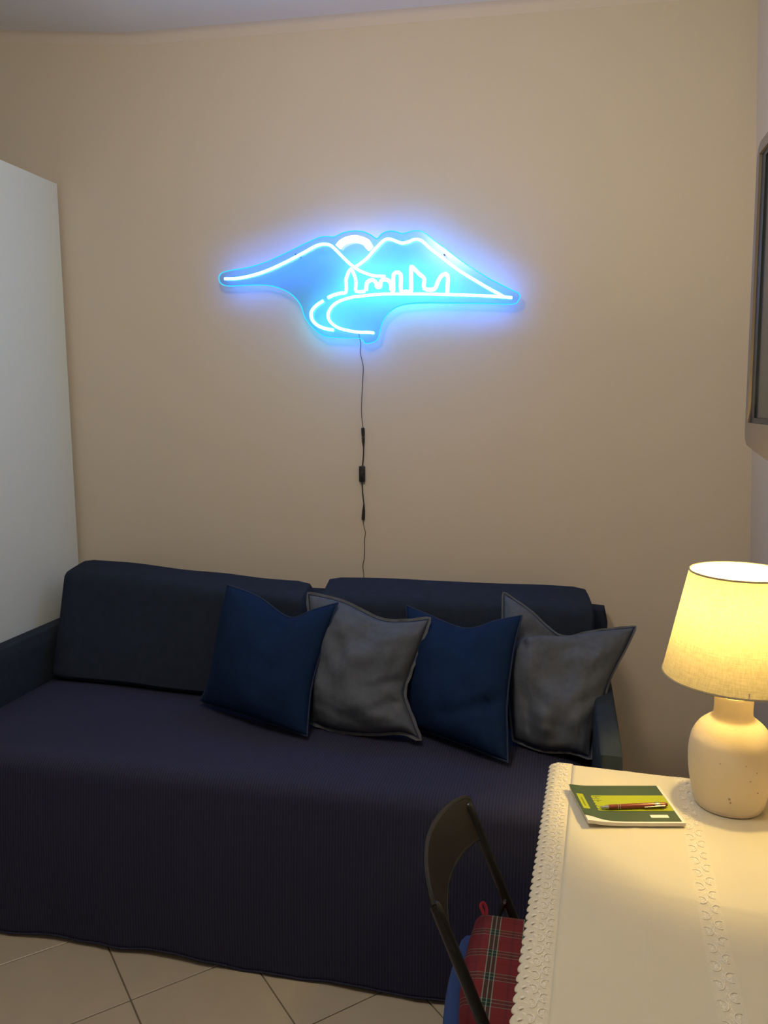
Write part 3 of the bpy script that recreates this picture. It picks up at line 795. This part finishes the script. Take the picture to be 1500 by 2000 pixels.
for k in range(3):
    a = 0.5 + k * 2 * math.pi / 3; rr_ = R0 - (R0 - R1) * 0.012 / (Z1 - Z0)
    ring.append(tube([(LX + 0.0185 * math.cos(a), LY + 0.0185 * math.sin(a), zr), (LX + rr_ * math.cos(a), LY + rr_ * math.sin(a), zr)], 0.0014, 6))
part('shade_ring', join(*ring), M['socket'], L)
for a, z, s in ((-1.75, .045, .0022), (-1.72, .037, .0015), (-1.30, .088, .0014), (-1.05, .060, .0016), (-1.15, .105, .0012), (-2.0, .118, .0011), (-1.42, .120, .0011)):
    r = 0.0725 + .011 * min(1, z / .09)
    x, y = LX + (r + .0002) * math.cos(a), LY + (r + .0002) * math.sin(a)
    part('glaze_speck', softbox([(x + p * s, y + q * s, zb + z + e * s) for e in (-1, 1) for q in (-1, 1) for p in (-1, 1)], (1, 1, 1), 0, 2), M['speck'], body)

# ------------------------------------------------------------------ notebook and pen
NA = math.radians(12.4); NO = Vector((0.030, -1.272, 0)); NU = Vector((math.cos(NA), math.sin(NA), 0)); NV = Vector((math.sin(NA), -math.cos(NA), 0))
NU = (Vector((0.214, -1.234, 0)) - Vector((0.032, -1.274, 0))).normalized(); NV = Vector((NU.y, -NU.x, 0))
def npt(u, v, z): return NO + NU * u + NV * v + Vector((0.012 * v, 0, z))
NB = thing('notebook', 'green and lime softcover notebook lying on the tablecloth beside the lamp', 'notebook', tuple(npt(.095, .075, .7415)))
NW, NH = 0.190, 0.150
def lift(u, v):                                # the cover springs up a little along its spine and at one corner
    return 0.0035 * math.exp(-(u / 0.022) ** 2) + 0.0030 * math.exp(-(u / 0.05) ** 2 - ((v - NH) / 0.05) ** 2)
NZ = 0.7428
def pages(u, v, top): return npt(0.002 + (NW + .004) * u, 0.001 + (NH + .002) * v, NZ + 0.0082 + lift(NW * u, NH * v) - 0.0004 if top else NZ)
g1 = slab(grid(16, 12, lambda u, v: pages(u, v, True)), (0, 0, -0.0072))
part('page_block', g1, M['pages'], NB, label='pale page edges', smooth=False)
def cover_cut(u):                              # front edge of the cover curls back near the spine
    return NH - 0.016 * math.exp(-(u / 0.030) ** 2) - 0.002
def cover(u, v):
    uu = NW * u; vv = cover_cut(uu) * v
    return npt(uu, vv, NZ + 0.0086 + lift(uu, vv))
cvr = part('cover', slab(grid(40, 30, cover), (0, 0, -0.0006)), M['cover'], NB, label='dark green cover')
def patch(u0, u1, v0, v1, dz, jag=0.0, nu_=24):
    def f(a, b):
        vv = v0 + (v1 - v0) * b
        ua = u0 + (jag * (0.5 + 0.5 * math.sin(b * 37 + 1)) if jag else 0)
        uu = ua + (u1 - ua) * a
        return npt(uu, vv, NZ + 0.0086 + lift(uu, vv) + dz)
    return slab(grid(nu_, 16, f), (0, 0, -0.0002))
part('lime_band', patch(0.034, NW - .0006, 0.044, 0.108, 0.0003, 0.004), M['lime'], cvr, label='lime green band')
part('lime_spine_label', patch(0.006, 0.020, 0.040, 0.104, 0.0003, 0, 6), M['lime'], cvr, label='small lime green title panel')
rnd = random.Random(2); st = []
for k in range(7):                             # illegible title lettering turned along the spine
    v = 0.048 + k * 0.0082
    if 0.070 < v < 0.088: continue
    st.append(patch(0.038, 0.050 + rnd.uniform(0, .006), v, v + 0.0016, 0.0006, 0, 3))
    st.append(patch(0.041 + rnd.uniform(0, .006), 0.0428 + rnd.uniform(0, .006), v, v + 0.006, 0.0006, 0, 2))
for k in range(9):
    v = 0.056 + k * 0.0042
    st.append(patch(0.0115, 0.0145, v, v + 0.0026, 0.0006, 0, 2))
part('printed_lettering', join(*st), M['ink'], cvr, stuff=True)
part('price_sticker', patch(NW - .056, NW - .020, 0.124, 0.135, 0.0004, 0, 6), M['sticker'], cvr, label='small white sticker')

A, B = Vector((0.092, -1.364, 0.7566)), Vector((0.228, -1.3245, 0.7578))
ax = (B - A).normalized(); sd = ax.cross(Vector((0, 0, 1))).normalized()
P_ = lambda t, s=0.0, z=0.0: A + ax * ((B - A).length * t) + sd * s + Vector((0, 0, z))
PN = thing('pen', 'red-brown ballpoint pen with silver tip and clip on the green notebook', 'pen', tuple(A.lerp(B, 0.5) - Vector((0, 0, 0.005))))
def rod(ts): return tube([P_(t) for t, r in ts], [r for t, r in ts], 16)
part('barrel', rod([(0.125, .0044), (0.14, .0048), (0.6, .0051), (0.9, .0050), (0.955, .0046)]), M['pen'], PN)
part('tip', rod([(0.0, .0007), (0.02, .0010), (0.022, .0016), (0.09, .0036), (0.1245, .0042)]), M['chrome'], PN, label='silver cone tip')
for t in (0.255, 0.285):
    part('ring', rod([(t, .0049), (t + .001, .0053), (t + .010, .0053), (t + .011, .0049)]), M['chrome'], PN, label='silver ring')
part('push_button', rod([(0.956, .0044), (0.975, .0040), (0.992, .0030), (1.0, .0012)]), M['pen'], PN)
part('clip', tube([P_(0.94, .0050, .001), P_(0.93, .0064, .0012), P_(0.80, .0070, .0008), P_(0.66, .0064, 0), P_(0.645, .0056, 0)], 0.0013, 8, 4), M['chrome'], PN, label='silver clip')
part('clip_band', rod([(0.80, .0051), (0.805, .0054), (0.875, .0054), (0.88, .0051)]), M['chrome'], PN, label='bright silver band')

# ------------------------------------------------------------------ folding chair with two seat cushions
CH = thing('folding_chair', 'black folding chair with a curved plastic backrest, tucked against the table', 'chair', (0.0, -1.56, 0.0))
YN, YR = -1.735, -1.388                        # near and far frame tubes
def tx(z): return -0.195 + (0.745 - z) * 0.415  # rake of the front-leg tubes
def side_tube(y):
    zs_ = [.7500, .7490, .7465, .743, .735, .5, .25, .03, .008]
    return tube([(tx(z), y, z) for z in zs_], [.002, .0058, .0088, .0102, .0105, .0105, .0105, .0105, .0105], 16)
for y in (YN, YR):
    lg = part('front_leg', side_tube(y), M['black_gloss'], CH)
    part('foot_cap', lathe([(0.0, 0.0), (0.013, 0.0), (0.014, 0.004), (0.0135, 0.028), (0.0, 0.028)], (tx(.012), y, 0), 16), M['black_plastic'], lg)
    yi = y + (0.022 if y == YN else -0.022)
    rl = part('rear_leg', tube([(0.215, yi, 0.428), (0.17, yi, 0.395), (0.02, yi, 0.22), (-0.145, yi, 0.03), (-0.163, yi, 0.008)], 0.0095, 12, 5), M['black_gloss'], CH)
    part('foot_cap', lathe([(0.0, 0.0), (0.012, 0.0), (0.013, 0.004), (0.0125, 0.026), (0.0, 0.026)], (-0.160, yi, 0), 16), M['black_plastic'], rl)
    s_ = 1 if y == YN else -1
    part('hinge_link', tube([(tx(.548), y + s_ * .0125, .548), (tx(.53) - .02, y + s_ * .0125, .50), (-0.118, y + s_ * .0125, .452)], 0.005, 8, 4), M['black_gloss'], CH)
    part('hinge_screw', tube([(tx(.548), y - s_ * .0135, .548), (tx(.548), y + s_ * .0185, .548)], 0.0030, 10), M['steel'], CH, label='small steel hinge screw')
part('crossbar', tube([(tx(.12), YN, .12), (tx(.12), YR, .12)], 0.008, 10), M['black_gloss'], CH)
part('crossbar', tube([(-0.075, YN + .022, .11), (-0.075, YR - .022, .11)], 0.007, 10), M['black_gloss'], CH)
def back(u, v):
    # u near to far, v bottom to top; hollow towards the table, lower ends wrap the tubes
    y = YN - 0.012 + (YR - YN + 0.024) * u
    w_ = 1 - (2 * u - 1) ** 2
    zb_ = 0.674 + 0.018 * w_; zt_ = 0.752 + 0.026 * w_ ** 0.6
    z = zb_ + (zt_ - zb_) * v
    x = tx(z) - 0.002 - 0.032 * w_ + 0.006 * (v - .5) ** 2
    return (x, y, z)
gb = grid(40, 10, back)
br = part('backrest', slab(gb, (0.008, 0, 0.001)), M['chair_back'], CH, smooth=True)
part('backrest_rim', tube([Vector(back(i / 40, 1.0)) + Vector((.004, 0, 0)) for i in range(41)], 0.0050, 8), M['black_gloss'], br)
part('backrest_rim', tube([Vector(back(i / 40, 0.0)) + Vector((.004, 0, 0)) for i in range(41)], 0.0050, 8), M['black_gloss'], br)
part('seat', softbox([(x, y, z) for z in (0.432, 0.447) for y in (YN + .034, YR - .034) for x in (-0.125, 0.235)], (0.12, 0.12, 0.6), 0, 8), M['black_plastic'], CH)
CH.location = (0.012, -1.568, 0); CH.rotation_euler = (0, 0, -0.04)
def pad(x0, x1, y0, y1, z0, z1):
    return softbox([(x, y, z) for z in (z0, z1) for y in (y0, y1) for x in (x0, x1)], (0.10, 0.10, 0.75), 0.06, 16, 0.003, 3)
BC = thing('seat_cushion', 'plain blue cotton seat cushion under the tartan one on the black chair', 'cushion', (0.02, -1.57, 0.449), 'cushions on the folding chair')
part('cushion_cover', pad(-0.178, 0.215, -1.722, -1.425, 0.4505, 0.482), M['blue_cushion'], BC)
RCU = thing('seat_cushion', 'red tartan seat cushion with a ribbon tie, on top of the blue one', 'cushion', (-0.13, -1.57, 0.484), 'cushions on the folding chair')
def tart(x0, x1, y0, y1, z0, z1): return pad(x0, x1, y0, y1, z0, z1)
part('cushion_cover', tart(-0.150, 0.225, -1.718, -1.408, 0.486, 0.522), M['tartan'], RCU)
part('ribbon_tie', tube([(-0.134, -1.416, .503), (-0.139, -1.401, .512), (-0.146, -1.390, .520), (-0.141, -1.383, .523), (-0.133, -1.392, .516), (-0.132, -1.412, .503)], 0.0036, 8, 5), M['red_ribbon'], RCU, label='red ribbon tie')

# ------------------------------------------------------------------ television on the right wall
TVY, TH = -0.95, 0.665
def tvp(y, s, d):
    """y along the screen (towards the room), s up the face, d out of the face"""
    t = s / TH
    return (0.425 - 0.009 * t - d, y, 1.478 + TH * t)
TV = thing('television', 'wall-mounted television with a grey-brown rounded bezel at the right edge', 'television', (0.45, TVY - .5, 1.48))
TWD = 1.02
def rrect(y0, y1, s0, s1, r, n=6, bow=0.0):
    P = []
    for cy, cs, a0 in ((y1 + r, s0 + r, 270), (y0 - r, s0 + r, 180), (y0 - r, s1 - r, 90), (y1 + r, s1 - r, 0)):
        pass
    for cy, cs, a0 in ((y0 - r, s0 + r, 270), (y0 - r, s1 - r, 0), (y1 + r, s1 - r, 90), (y1 + r, s0 + r, 180)):
        for k in range(n + 1):
            a = math.radians(a0 + 90 * k / n); P.append((cy + r * math.cos(a), cs + r * math.sin(a)))
    if bow:
        out = []
        for y, s in P: out.append((y, s))
        m_ = 16
        for k in range(1, m_):
            t = k / m_; y = P[-1][0] + (P[0][0] - P[-1][0]) * t
            out.append((y, s0 - bow * (1 - abs(2 * t - 1) ** 2.2)))
        P = out
    return P
def plate(P, d0, d1):
    n_ = len(P)
    V = [tvp(y, s, d0) for y, s in P] + [tvp(y, s, d1) for y, s in P]
    F = [tuple(range(n_))[::-1], tuple(range(n_, 2 * n_))] + [(i, (i + 1) % n_, n_ + (i + 1) % n_, n_ + i) for i in range(n_)]
    return V, F
OUT = rrect(TVY, TVY - TWD, 0.0, TH, 0.035, 6, 0.03)
# bezel: ring between the outline and the screen opening
iy0, iy1, is0, is1 = TVY - 0.024, TVY - TWD + 0.024, 0.052, TH - 0.024
part('housing', plate(OUT, -0.07, -0.0005), M['tv_bezel'], TV)
def ringbars(y0, y1, s0, s1, outer, d0, d1):
    bm = bmesh.new()
    inner = []
    for y, s in outer:
        inner.append((min(max(y, y1), y0), min(max(s, s0), s1)))
    n_ = len(outer); lay = []
    for P, d in ((outer, d0), (outer, d1), (inner, d1), (inner, d0)):
        lay.append([bm.verts.new(tvp(y, s, d)) for y, s in P])
    for a, b in ((0, 1), (1, 2), (2, 3)):
        for i in range(n_):
            j = (i + 1) % n_
            try: bm.faces.new((lay[a][i], lay[a][j], lay[b][j], lay[b][i]))
            except ValueError: pass
    bmesh.ops.remove_doubles(bm, verts=bm.verts[:], dist=1e-6)
    bmesh.ops.recalc_face_normals(bm, faces=bm.faces[:])
    return from_bm(bm)
part('bezel', ringbars(iy0, iy1, is0, is1, OUT, 0.0, 0.014), M['tv_bezel'], TV)
inn = [(iy0, is0), (iy0, is1), (iy1, is1), (iy1, is0)]
part('screen_surround', ringbars(iy0 - .034, iy1 + .034, is0 + .012, is1 - .012, inn, 0.0005, 0.008), M['tv_inner'], TV, label='dark inner frame')
part('screen', plate([(iy0 - .0345, is0 + .0125), (iy0 - .0345, is1 - .0125), (iy1 + .0345, is1 - .0125), (iy1 + .0345, is0 + .0125)], 0.0005, 0.004), M['tv_screen'], TV)
part('wall_bracket', join(box(0.498, 0.575, TVY - .56, TVY - .46, 1.72, 1.90), box(0.575, 0.612, TVY - .62, TVY - .40, 1.70, 1.86)), M['black_plastic'], TV, smooth=False)
